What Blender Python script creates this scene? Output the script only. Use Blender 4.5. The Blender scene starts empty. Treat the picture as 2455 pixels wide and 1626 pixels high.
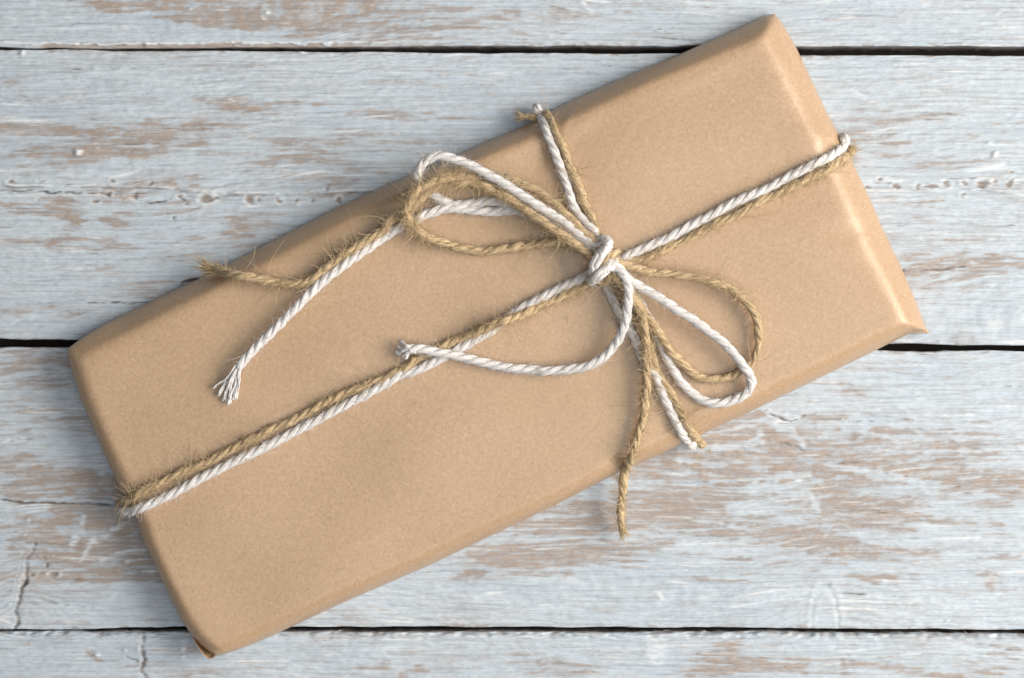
import bpy, math, random
import numpy as np
from mathutils import Vector

# ------------------------------------------------------------------ scale, camera, light
S = 0.30 / 2455.0            # metres per photograph pixel on the table plane
CAM_H = 0.62                 # camera height above the table
CX, CY = 1227.5, 813.0
HP = CAM_H / S               # camera height in photograph pixels

def P(x, y, z):
    """photograph pixel + height above the table (pixel units) -> metres"""
    k = (HP - z) / HP * S
    return ((x - CX) * k, (CY - y) * k, z * S)

def PA(a):
    k = (HP - a[:, 2]) / HP * S
    return np.stack([(a[:, 0] - CX) * k, (CY - a[:, 1]) * k, a[:, 2] * S], 1)

scene = bpy.context.scene
COL = scene.collection
cam_d = bpy.data.cameras.new('camera')
cam_d.sensor_fit = 'HORIZONTAL'
cam_d.sensor_width = 36.0
cam_d.lens = 36.0 * CAM_H / 0.30
cam_d.clip_start = 0.01
cam_d.clip_end = 20
cam = bpy.data.objects.new('camera', cam_d)
cam.location = (0, 0, CAM_H)
COL.objects.link(cam)
scene.camera = cam

world = bpy.data.worlds.new("World")
scene.world = world
world.use_nodes = True
bg = world.node_tree.nodes['Background']
bg.inputs[0].default_value = (0.86, 0.93, 1.0, 1)
bg.inputs[1].default_value = 0.105

def area(name, loc, target, sx, sy, power, color):
    d = bpy.data.lights.new(name, 'AREA')
    d.shape = 'RECTANGLE'
    d.size, d.size_y = sx, sy
    d.energy = power
    d.color = color
    o = bpy.data.objects.new(name, d)
    o.location = loc
    o.rotation_euler = (Vector(target) - Vector(loc)).to_track_quat('-Z', 'Y').to_euler()
    COL.objects.link(o)
area('window_light', (1.00, 0.02, 0.69), (-0.03, 0, 0), 1.0, 0.75, 25.0, (1.0, 0.955, 0.89))
area('overhead_fill', (0.18, -0.22, 1.12), (0, 0, 0), 0.9, 0.9, 5.0, (0.93, 0.965, 1.0))  # added soft fill from above, not a visible source

vs = scene.view_settings
vs.view_transform = 'Standard'
vs.look = 'None'
vs.exposure = 0.0
vs.gamma = 1.0

rng = np.random.default_rng(7)
random.seed(7)

# ------------------------------------------------------------------ helpers
def tag(o, label=None, cat=None, group=None, kind=None):
    if label: o['label'] = label
    if cat: o['category'] = cat
    if group: o['group'] = group
    if kind: o['kind'] = kind
    return o

def empty(name, loc=(0, 0, 0)):
    o = bpy.data.objects.new(name, None)
    o.empty_display_size = 0.01
    o.location = loc
    COL.objects.link(o)
    return o

def mesh_np(name, verts, quads, mat, parent=None, smooth=True, tris=None):
    """verts (n,3) metres, quads (m,4) -> object"""
    me = bpy.data.meshes.new(name)
    nv = len(verts)
    loops = quads.reshape(-1).astype(np.int32)
    starts = np.arange(len(quads), dtype=np.int32) * 4
    tot = np.full(len(quads), 4, np.int32)
    if tris is not None and len(tris):
        starts = np.concatenate([starts, len(loops) + np.arange(len(tris), dtype=np.int32) * 3])
        tot = np.concatenate([tot, np.full(len(tris), 3, np.int32)])
        loops = np.concatenate([loops, tris.reshape(-1).astype(np.int32)])
    me.vertices.add(nv)
    me.vertices.foreach_set('co', np.ascontiguousarray(verts, np.float32).reshape(-1))
    me.loops.add(len(loops))
    me.loops.foreach_set('vertex_index', loops)
    me.polygons.add(len(starts))
    me.polygons.foreach_set('loop_start', starts.astype(np.int32))
    me.polygons.foreach_set('loop_total', tot)
    me.update(calc_edges=True)
    me.polygons.foreach_set('use_smooth', np.full(len(starts), smooth))
    me.materials.append(mat)
    o = bpy.data.objects.new(name, me)
    COL.objects.link(o)
    if parent is not None:
        o.parent = parent
    return o

def grid_quads(nr, nc, off=0, closed=False):
    r = np.arange(nr - 1)[:, None]
    c = np.arange(nc if closed else nc - 1)[None, :]
    a = r * nc + c
    b = r * nc + (c + 1) % nc
    return np.stack([a, b, b + nc, a + nc], -1).reshape(-1, 4) + off

def mat_new(name):
    m = bpy.data.materials.new(name)
    m.use_nodes = True
    nt = m.node_tree
    bs = nt.nodes['Principled BSDF']
    return m, nt, bs

def N(nt, typ, **kw):
    n = nt.nodes.new(typ)
    for k, v in kw.items():
        if k in n.inputs.keys() if isinstance(k, str) else False:
            n.inputs[k].default_value = v
        else:
            setattr(n, k, v)
    return n

def mixc(nt, fac, a, b, blend='MIX'):
    n = nt.nodes.new('ShaderNodeMix')
    n.data_type = 'RGBA'
    n.blend_type = blend
    for sock, v in ((n.inputs[0], fac), (n.inputs[6], a), (n.inputs[7], b)):
        if hasattr(v, 'is_linked'):
            nt.links.new(v, sock)
        else:
            sock.default_value = v if not isinstance(v, tuple) else (*v, 1)
    return n.outputs[2]

def math_(nt, op, a, b=0.0, c=None, clamp=False):
    n = nt.nodes.new('ShaderNodeMath')
    n.operation = op
    n.use_clamp = clamp
    for i, v in enumerate((a, b, c)):
        if v is None: continue
        if hasattr(v, 'is_linked'):
            nt.links.new(v, n.inputs[i])
        else:
            n.inputs[i].default_value = v
    return n.outputs[0]

def ramp(nt, fac, lo, hi):
    n = nt.nodes.new('ShaderNodeMapRange')
    n.interpolation_type = 'SMOOTHSTEP'
    nt.links.new(fac, n.inputs[0])
    n.inputs[1].default_value = lo
    n.inputs[2].default_value = hi
    return n.outputs[0]

def obj_noise(nt, scale, stretch=(1, 1, 1), detail=3, rough=0.55, coords=None):
    if coords is None:
        coords = nt.nodes.new('ShaderNodeTexCoord').outputs['Object']
    mp = nt.nodes.new('ShaderNodeMapping')
    mp.inputs['Scale'].default_value = stretch
    nt.links.new(coords, mp.inputs[0])
    n = nt.nodes.new('ShaderNodeTexNoise')
    n.inputs['Scale'].default_value = scale
    n.inputs['Detail'].default_value = detail
    n.inputs['Roughness'].default_value = rough
    nt.links.new(mp.outputs[0], n.inputs['Vector'])
    return n.outputs[0]

# ------------------------------------------------------------------ table: wear and painted shade fields
GX0, GX1, GDX = -420.0, 2880.0, 4.0
GY0, GY1, GDY = -620.0, 2260.0, 2.0
NX = int((GX1 - GX0) / GDX); NY = int((GY1 - GY0) / GDY)
gx = GX0 + np.arange(NX) * GDX
gy = GY0 + np.arange(NY) * GDY
X, Y = np.meshgrid(gx, gy)
fxx = np.fft.rfftfreq(NX, GDX)[None, :]
fyy = np.fft.fftfreq(NY, GDY)[:, None]

def field(lx, ly, octaves=1, gain=0.5):
    """anisotropic smooth random field, standardised; lx, ly = feature size in pixels"""
    out = np.zeros((NY, NX))
    amp = 1.0
    for _ in range(octaves):
        w = np.fft.rfft2(rng.standard_normal((NY, NX)))
        w *= np.exp(-((fxx * lx) ** 2 + (fyy * ly) ** 2) * 2.2)
        f = np.fft.irfft2(w, (NY, NX))
        out += amp * f / f.std()
        amp *= gain
        lx *= 0.5; ly *= 0.5
    return out / out.std()

def sample(F, x, y):
    u = np.clip((x - GX0) / GDX, 0, NX - 1.001)
    v = np.clip((y - GY0) / GDY, 0, NY - 1.001)
    i = u.astype(int); j = v.astype(int)
    a = u - i; b = v - j
    return (F[j, i] * (1 - a) * (1 - b) + F[j, i + 1] * a * (1 - b) +
            F[j + 1, i] * (1 - a) * b + F[j + 1, i + 1] * a * b)

def sst(x, lo, hi):
    t = np.clip((x - lo) / (hi - lo), 0, 1)
    return t * t * (3 - 2 * t)

# grain flow: straight with slow waves, bent round knots
WX = X + 0
WY = Y + 16 * field(700, 160) + 5 * field(220, 60)
for kx, ky, A, L, W_, M in ((1975, 1520, 40, 150, 40, 170), (1800, 1085, 22, 170, 30, 110), (560, 240, 16, 90, 8, 60),
                            (215, 1265, 30, 110, 25, 80), (690, 20, 20, 120, 15, 50), (60, 1480, 40, 60, 20, 120)):
    dx = X - kx; dy = Y - ky
    WY -= A * np.exp(-(dx / L) ** 2) * dy / (np.abs(dy) + W_) * np.exp(-np.abs(dy) / M)

fine = sample(field(90, 3.2, 2), WX, WY)
mid = sample(field(110, 9, 2), WX, WY)
blot = sample(field(34, 13, 3, 0.6), WX, WY)
chips = sample(field(20, 7, 2, 0.6), WX, WY)
broad = field(420, 90, 2)

# worn places (centre x, y, radius x, y, amount, tilt) read off the boards
WORN = [
 # top board
 (330,18,190,24,.9,.12),(520,18,160,34,.8,.1),(700,22,130,40,.9,.05),(640,66,120,18,.55,.12),(900,40,220,40,.6,.05),(1180,40,200,40,.35,0),
 (430,-4,60,12,1.2,0),(290,24,60,8,1.0,.05),(1120,66,90,10,.4,0),(2150,30,160,12,.25,0),(1640,20,260,22,.3,0),
 # second board
 (548,240,58,13,1.7,.06),(720,248,120,8,.55,0),(600,268,90,12,.75,0),(380,306,110,12,1.3,-.08),(300,326,90,9,1.3,.05),(450,340,50,10,1.1,0),
 (540,300,130,22,.6,-.05),(240,360,120,18,1.0,0),(90,300,130,16,.85,0),(60,320,90,10,.8,0),(120,375,160,22,.7,0),(30,203,34,10,1.0,0),(160,158,110,7,.7,0),
 (70,232,110,8,.6,0),(20,246,40,5,.8,0),(300,400,200,26,.35,0),(720,350,80,14,.6,0),(340,440,34,14,.9,0),(408,442,22,16,1.1,0),(480,447,24,9,.9,0),
 (275,470,50,14,1.0,0),(100,495,60,12,.9,0),(155,512,20,22,1.0,0),(140,524,70,8,.9,0),(265,527,45,12,1.1,0),(560,520,30,18,.9,0),(450,495,70,20,.6,0),
 (30,487,40,10,.8,0),(75,580,46,9,1.2,0),(152,595,14,34,1.0,0),(235,582,60,7,.9,0),(340,600,90,9,.7,.2),(240,630,46,6,.9,0),(600,548,40,16,.8,0),(740,395,90,26,.7,0),
 (780,440,80,40,.6,0),(700,520,120,20,.5,0),(520,570,70,9,.6,0),(600,590,90,10,.6,0),(330,672,90,6,.7,0),(60,745,160,22,.5,0),(380,705,80,14,.6,0),
 (1050,282,80,7,1.0,0),(900,268,90,8,.75,0),(960,330,160,20,.5,0),(1150,200,200,30,.25,0),(1010,430,60,20,.5,0),
 (2060,320,120,30,.55,0),(2110,385,120,18,.75,0),(2060,220,40,60,.35,0),(2250,300,220,30,.3,0),(2200,480,160,12,.5,0),(2380,400,90,20,.4,0),
 (2140,570,70,10,.5,0),(2290,572,90,9,.8,0),(2210,620,110,9,.8,0),(2330,620,90,10,.8,0),(2270,645,110,7,1.2,0),(2200,662,70,12,1.0,0),(2330,664,60,9,.9,0),(2210,686,60,8,.6,0),
 (2420,640,60,10,.7,0),(2180,520,70,10,.4,0),(2300,720,200,16,.3,0),
 # third board
 (110,900,160,50,.55,0),(150,870,130,14,.8,0),(120,985,60,6,.8,.05),(110,995,70,9,.9,.05),(180,1030,160,26,.6,0),(60,1100,44,10,1.6,0),(150,1140,190,18,1.2,.06),
 (240,1165,120,26,1.3,.06),(80,1175,120,14,.8,0),(180,1222,60,12,1.0,0),(150,1245,80,26,1.0,-.1),(60,1230,18,20,.8,0),(10,1255,30,9,1.0,0),(130,1300,110,40,.8,-.25),
 (320,1290,110,30,1.3,0),(300,1325,130,22,1.2,0),(220,1385,190,13,1.5,0),(380,1355,120,14,.8,0),(420,1250,90,22,.6,0),(70,1560-100,60,40,.3,0),(350,1420,120,10,.35,0),
 (2040,932,44,6,1.4,.05),(2060,952,44,7,1.4,.05),(2090,1000,200,9,.95,.04),(2250,1030,240,8,.9,0),(2150,1052,200,12,1.0,.03),(2320,1075,200,14,1.0,0),(2120,1100,160,14,.9,.05),
 (1800,1040,100,36,.8,0),(1960,1080,60,40,.9,0),(1740,1010,90,14,.9,-.1),(1860,1080,60,16,1.0,0),(1700,1060,70,20,.8,0),(1640,1110,140,30,.9,0),(1860,1130,200,26,1.1,0),(2100,1110,160,20,1.2,.1),
 (2260,1140,200,26,1.2,.05),(2420,1170,80,40,1.1,0),(1700,1190,110,26,1.2,-.05),(1600,1240,140,18,.9,0),(2010,1200,80,34,1.3,.12),(2120,1216,90,18,1.1,.08),(1560,1190,120,12,.9,0),
 (1450,1215,130,10,1.1,0),(1400,1250,140,14,1.0,0),(1340,1270,120,14,1.2,0),(1330,1318,120,14,1.3,0),(1180,1320,60,14,1.1,0),(1190,1352,50,9,1.1,0),(1110,1377,60,8,1.3,0),(1300,1345,90,10,1.2,0),
 (1320,1375,70,8,.9,0),(1860,1270,90,14,1.1,.08),(1960,1300,140,14,1.0,.1),(1740,1280,120,16,1.0,0),(2040,1250,80,12,.9,.1),(2230,1240,90,10,.9,0),(2300,1262,150,10,.8,0),(2120,1330,130,12,.7,0),
 (1880,1350,160,20,.6,.06),(1720,1390,180,14,.45,.06),(2250,1380,190,10,.8,0),(2410,1410,80,14,.9,0),(2110,1382,50,10,.9,0),(1560,1300,140,12,.6,0),(1480,1340,100,16,.5,0),
 (1000,1490,200,9,.55,0),(1460,1400,160,14,.3,0),(2420,1330,70,16,.6,0),(1550,1130,90,20,.6,0),
 # smooth well covered places
 (280,1462,190,30,-.9,0),(420,1440,120,30,-.6,0),(60,620,60,60,-.3,0),(250,190,220,30,-.5,0),(500,200,150,30,-.4,0),(1960,1450,500,40,-.5,0),(1150,1440,300,40,-.5,0),(2250,960,240,24,-.4,0),(260,1540,120,16,-.5,0),(2100,180,300,40,-.2,0),
 # bottom board
 (1700,1580,60,20,1.0,0),(1740,1550,40,8,.9,0),(1800,1590,70,16,1.1,0),(1900,1600,90,12,1.0,0),(2080,1590,120,14,.9,0),(2300,1612,160,12,1.1,0),(2430,1560,50,12,.8,0),(1690,1615,80,12,1.2,0),
 (1370,1600,120,12,.8,.05),(1250,1560,30,14,.5,0),(880,1600,80,6,.7,0),(1020,1612,30,8,1.1,0),(235,1566,14,7,1.6,0),(300,1580,110,18,.45,0),(450,1560,70,16,.7,0),(420,1600,90,12,.6,0),(100,1545,60,8,.4,0),(640,1600,140,10,.35,0),
]
dens = np.full((NY, NX), -0.29)
wobx = 14 * field(60, 30, 2); woby = 5 * field(70, 16, 2)
for cx_, cy_, rx, ry, am, tl in WORN:
    dx = X + wobx - cx_; dy = (Y + woby - cy_) - tl * dx
    q = (dx / (rx * 1.35)) ** 2 + (dy / (ry * 1.35)) ** 2
    dens += am * np.exp(-q)
dens = np.minimum(dens, 1.05)
# off-frame parts of the boards go on worn in the same way
out = sst(np.maximum.reduce([-X - 20, X - 2475, -Y - 20, Y - 1646]), 0, 80)
dens = dens * (1 - out) + out * (-0.1 + 0.5 * broad)
# a smooth freshly painted patch on the top board, upper left
fresh = sst((0.155 * (X - 140) + 4) - Y + 3 * blot, 2, -10) * sst(Y, -40, 10) * sst(118 - Y, 0, 8) * sst(900 - X, 0, 260)
dens -= 0.7 * fresh
fine_h = sample(field(70, 4.2, 1), WX, WY); fine_g = sample(field(34, 4.0, 2, .7), WX, WY)
zone = 0.40 + 0.60 * sst(dens, -0.45, 0.35)
veil = sst(dens + zone * (0.30 * mid + 0.17 * blot + 0.07 * chips), -0.42, 1.15)
strk = sst(0.75 * fine_h + 0.45 * fine_g + 0.45 * fine + 1.7 * (veil - 0.42), -0.55, 1.1)
core = sst(dens + 0.36 * fine + 0.30 * fine_g + 0.34 * mid + 0.34 * blot + 0.2 * chips, 0.25, 1.25)
wear = np.clip(veil * (0.40 + 0.42 * strk) + 0.30 * core * (0.3 + 0.7 * strk), 0, 1)
# hairline brown grain everywhere
hair = sst(fine + 0.45 * mid + 0.35 * chips + 0.4 * broad, 0.75, 2.3) * (1 - 0.75 * fresh)
wear = np.maximum(wear, 0.30 * hair)
wear = np.maximum(wear, 0.34 * sst(fine_h + 0.5 * fine_g + 0.5 * mid + 0.4 * broad, 0.9, 2.4) * (1 - 0.6 * fresh))
tone = 0.5 + 0.22 * broad + 0.18 * mid                      # paint: bluish .. chalky
orange = sst(dens + 0.4 * chips + 0.2 * blot, 0.55, 1.5)
fine2 = sample(field(120, 2.6, 1), WX, WY)
white = sst(fine2 + 0.45 * field(160, 30), 1.7, 2.7) * 0.9
white = np.maximum(white, 0.40 * sst(blot + 0.7 * fine_h - 0.5 * wear, 1.9, 3.0))
dark = 0.75 * sst(-fine2 - 0.3 * chips + 0.35 * broad, 1.75, 2.7) * sst(chips, -0.4, 0.9)
dark = np.maximum(dark, 0.0)
height = 0.5 * fine + 0.55 * mid + 0.7 * white - 1.3 * wear * 0.8 + 0.35 * chips - 0.8 * dark + 1.6 * broad * 0.4

crook_x = 5 * field(26, 26, 2, .6); crook_y = 2.2 * field(30, 12, 2, .6); crack_w = field(18, 18, 1)
def seg_dist(pts, w, wob=2.0, crook=0.0):
    """soft mask along a polyline; w = half width at each point"""
    m = np.zeros((NY, NX))
    for (x0, y0, w0), (x1, y1, w1) in zip(pts[:-1], pts[1:]):
        lo_x, hi_x = min(x0, x1) - 40, max(x0, x1) + 40
        lo_y, hi_y = min(y0, y1) - 40, max(y0, y1) + 40
        i0, i1 = max(0, int((lo_x - GX0) / GDX)), int((hi_x - GX0) / GDX) + 1
        j0, j1 = max(0, int((lo_y - GY0) / GDY)), int((hi_y - GY0) / GDY) + 1
        xs = X[j0:j1, i0:i1] + crook * crook_x[j0:j1, i0:i1]; ys = Y[j0:j1, i0:i1] + wob * chips[j0:j1, i0:i1] + crook * crook_y[j0:j1, i0:i1]
        dx, dy = x1 - x0, y1 - y0
        t = np.clip(((xs - x0) * dx + (ys - y0) * dy) / (dx * dx + dy * dy + 1e-9), 0, 1)
        d = np.hypot(xs - x0 - t * dx, ys - y0 - t * dy)
        ww = w0 + (w1 - w0) * t
        if crook: ww = ww * np.clip(0.85 + 0.3 * crack_w[j0:j1, i0:i1], 0.55, 1.4)
        m[j0:j1, i0:i1] = np.maximum(m[j0:j1, i0:i1], 1 - sst(d / ww, 0.3, 1.15))
    return m * w

# cracks and splits
CRACKS = [
 [(-420,1190,3),(0,1199,3),(60,1206,3.5),(180,1207,3),(300,1213,3.5),(420,1216,2)],
 [(84,1300,1.5),(70,1345,2.5),(60,1385,4),(52,1410,6),(42,1440,3.5),(40,1470,3.5),(38,1510,3)],
 [(346,1518,3),(339,1550,4),(343,1585,4.5),(341,1600,3),(345,1630,3),(338,1700,2)],
 [(200,726,1.2),(300,727,2),(376,726,3)],[(425,688,1),(445,674,3.5),(482,668,5)],
 [(1835,985,1),(1862,1000,2.5),(1900,1008,2.5),(1935,995,1)],[(1860,1060,1),(1900,1068,2),(1925,1080,1)],
 [(0,455,2),(90,458,2),(200,463,2),(330,470,1)],
 [(420,470,1),(437,480,2.4),(442,490,1)],[(345,483,1),(360,488,2.2),(385,484,2.2),(410,475,1.5)],
 [(293,1572,1),(315,1580,2.5),(330,1586,1)],[(422,520,1),(421,535,2.4)],[(782,462,1.5),(788,445,2.5)],
 [(2090,650,1.5),(2200,650,2.2),(2310,641,1.2)],
 [(85,430,1),(95,436,2)],[(100,1330,1),(113,1345,2.4),(110,1360,1)],
]
crack = np.zeros((NY, NX))
for c in CRACKS:
    crack = np.maximum(crack, seg_dist([(a, b, w_ * .8) for a, b, w_ in c], 1.0, 0.4, 0.6))
# painted-over joint in the second board: double lip with a shallow groove between
jy = np.interp(X, [-420, 0, 350, 640, 1000, 1700, 2060, 2455, 2880], [446, 450, 461, 471, 474, 458, 448, 444, 440]) + 2.5 * sample(field(90, 40), X, Y * 0 + 300)
jd = Y - jy
groove = np.exp(-(jd / 5.5) ** 2) * (0.55 + 0.45 * sst(blot, -1, 1))
lip = np.exp(-((jd + 11) / 4.5) ** 2) + 0.7 * np.exp(-((jd - 12) / 4) ** 2)
lip *= sst(mid + 0.6 * blot, -0.9, 0.7)
height += 3.2 * lip - 3.0 * groove
lips = sst(mid + blot + 0.4 * fine, -1.2, 0.8)
dark = np.maximum(dark, 0.66 * sst(chips + 0.8 * fine_g + 0.5 * blot, -0.9, 0.9) * (np.exp(-((jd + 5.5) / 1.9) ** 2) * lips + 0.7 * np.exp(-((jd - 7) / 1.9) ** 2) * (1 - lips)))  # shading on both sides of the groove painted as dark lines
white = np.maximum(white, 0.85 * lip * sst(fine + blot, -0.8, 1.0))
wear = np.maximum(wear, 0.5 * groove * sst(blot + chips, -0.3, 1.2))
PITS = [(495,477,13,10),(600,479,10,9),(325,470,7,9),(260,468,8,6),(225,481,7,5),(362,438,4,6),(104,434,3,4),(430,470,6,4),(515,474,4,5),(620,476,4,3),(812,482,6,8),
        (270,437,5,5),(28,436,7,4),(40,468,4,3),(90,479,3,3),(2150,448,7,8),(2200,447,6,7),(2235,447,18,5),(2268,442,9,7),(2312,441,6,4),(2355,441,14,7),(2420,440,6,7),
        (2385,436,5,4),(2080,449,8,4),(2110,431,7,3),(2424,415,3,4),(2308,468,5,5),(668,478,3,8),(712,479,3,8),(750,478,3,6),(54,1400,4,12),(130,1378,9,4),(78,1378,6,4)]
pit = np.zeros((NY, NX)); rim = np.zeros((NY, NX))
for px_, py_, rx, ry in PITS:
    rx *= 1.2; ry *= 1.2
    q = np.hypot((X - px_ + 2.6 * chips) / rx, (Y - py_ + 2.2 * blot) / ry)
    pit = np.maximum(pit, 1 - sst(q, 0.6, 1.15))
    rim = np.maximum(rim, np.exp(-((q - 1.4) / 0.3) ** 2) * sst(blot + 0.8 * fine, -1.4, 0.4))
height += 1.4 * rim - 2.6 * pit
white = np.maximum(white * (1 - pit), 0.8 * rim)
wear = np.maximum(wear, 0.95 * pit); orange = np.maximum(orange * (1 - pit), 0.75 * pit)
dark = np.maximum(dark * (1 - pit), 0.25 * pit)
# knot: raised arch on the third board, ridged
ax = (X - 1977) / 40.0; ay = (Y - 1505) / 122.0
q = np.sqrt(ax ** 2 + np.minimum(ay, 0) ** 2) + 0.03 * chips
arch = np.exp(-((q - 1) / 0.13) ** 2) * (Y < 1508) + 0.8 * np.exp(-((q - 0.62) / 0.10) ** 2) * (Y < 1508)
height += 1.1 * arch - 1.2 * np.exp(-((q - 0.83) / 0.08) ** 2) * (Y < 1508) * sst(X, 1970, 2000)
white = np.maximum(white, 0.08 * arch)
wear = np.where(q < 0.95, wear * 0.4, wear)
# scuffs of thick white paint
Q = lambda pts: [(1630 + x * .3484, 960 + y * .3484, w) for x, y, w in pts]
T = lambda pts: [(x * .3463, y * .3463, w) for x, y, w in pts]
WASH = [Q(p) for p in ([(1250,15,3),(1700,35,5),(2368,45,4)],[(1230,55,3),(1480,100,5),(1900,110,5),(2368,95,3)],[(1120,140,4),(1350,165,6),(1700,180,6),(2250,170,4)],[(1200,205,3),(1400,250,5),(1700,265,5),(2368,255,7)],
   [(1200,330,3),(1500,352,5),(2000,345,4),(2368,330,6)],[(540,50,5),(680,110,16),(780,130,10)],[(200,225,4),(500,175,5)],[(0,345,5),(300,318,8),(560,285,4)],[(470,300,10),(560,235,6)],[(640,170,8),(760,205,12),(850,310,6)],
   [(0,410,6),(300,440,4),(520,400,5)],[(1000,440,4),(1250,490,10),(1640,560,9),(1700,640,5)],[(500,610,14),(820,600,16),(960,560,8)],[(0,815,3),(300,850,4),(480,890,3)],[(200,560,3),(720,530,8),(880,520,6)],
   [(2000,440,14),(2250,450,16),(2368,430,10)],[(1200,920,10),(1400,930,12)],[(1500,760,5),(2368,770,6)],[(1150,1180,3),(2368,1165,4)],[(0,1000,14),(500,1010,12)],[(330,740,12),(520,730,10)],[(900,650,7),(960,770,6)],
   [(2180,190,8),(2368,165,12)],[(150,1350,20),(700,1330,14)],[(1300,1350,8),(2300,1400,8)])]
WASH += [T(p) for p in ([(0,640,2),(240,630,3)],[(1830,812,2),(2100,806,3),(2368,798,2)],[(0,835,3),(220,822,2)],[(1440,1130,1),(1800,1165,2.5),(2368,1196,2)],[(0,712,2),(300,700,2)],[(0,1330,3),(500,1310,5)],[(250,1250,10),(900,1150,14),(1300,1100,10)],
   [(620,500,16),(1500,620,20)],[(900,800,10),(1400,760,12)],[(60,450,2),(180,440,3)])]
SCUFF = [[(200,1240,6),(190,1275,13),(170,1310,8)],[(300,1258,5),(255,1280,10),(215,1305,9),(190,1350,3)],[(365,1308,8),(300,1325,10),(240,1345,6)],[(250,1365,2),(330,1345,4),(370,1338,2)],
         [(345,1372,3),(400,1371,4)],[(10,1540-20,2),(70,1250-10,1)],[(540,1520,8),(545,1570,10)],[(1575,1565-35,26),(1570,1575,30)],[(1570,1418,8),(1585,1436,9)],[(185,1265,5),(165,1310,4)],
         [(1395,8,7),(1420,30,6)],[(640,22,14),(635,40,12)],[(2040,225,8),(2090,240,5)],[(0,1062,4),(60,1055,3)],[(328,1530,7),(335,1560,9)],[(440,1540,10),(438,1580,6)]]
for sc in SCUFF:
    m = seg_dist(sc, 1.0, 3.0) * sst(fine + chips * 0.6, -1.3, 0.8)
    white = np.maximum(white, 0.62 * m); wear = wear * (1 - 0.85 * m); height += 1.2 * m
for sc in WASH:
    m = seg_dist([(a, b, w_ * 1.5 + 1.5) for a, b, w_ in sc], 1.0, 1.0, 0.25); m = np.minimum(m, 1) * sst(fine_g + 0.7 * fine + 0.5 * blot, -2.2, 0.0)
    wear = wear * (1 - 0.88 * np.clip(m, 0, 1)); white = np.maximum(white, 0.26 * np.clip(m, 0, 1) * sst(fine_h, -1, 1.5)); height += 0.8 * m
# crumbs of paint stuck to the boards
for px_, py_, r in ((190,366,11),(182,362,6),(2385,372,9),(455,18,5),(638,30,7),(230,1570,8),(300,1560,4),(2045,365,4),(2370,340,4),(350,108,8),(55,124,11),(724,123,7),(2270,1490,3)):
    q = np.hypot((X - px_ + 2 * chips) / r, (Y - py_ + 2 * blot) / r)
    m = 1 - sst(q, 0.3, 1.1)
    height += 5 * m; white = np.maximum(white, 0.7 * m); wear *= 1 - m
dark = np.maximum(dark, 0.85 * crack)  # depth shade inside the cracks painted into the colour
wear = np.maximum(wear, 0.8 * sst(crack, 0.02, 0.3)); white *= 1 - sst(crack, 0.1, 0.5)
height -= 5 * crack

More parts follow.
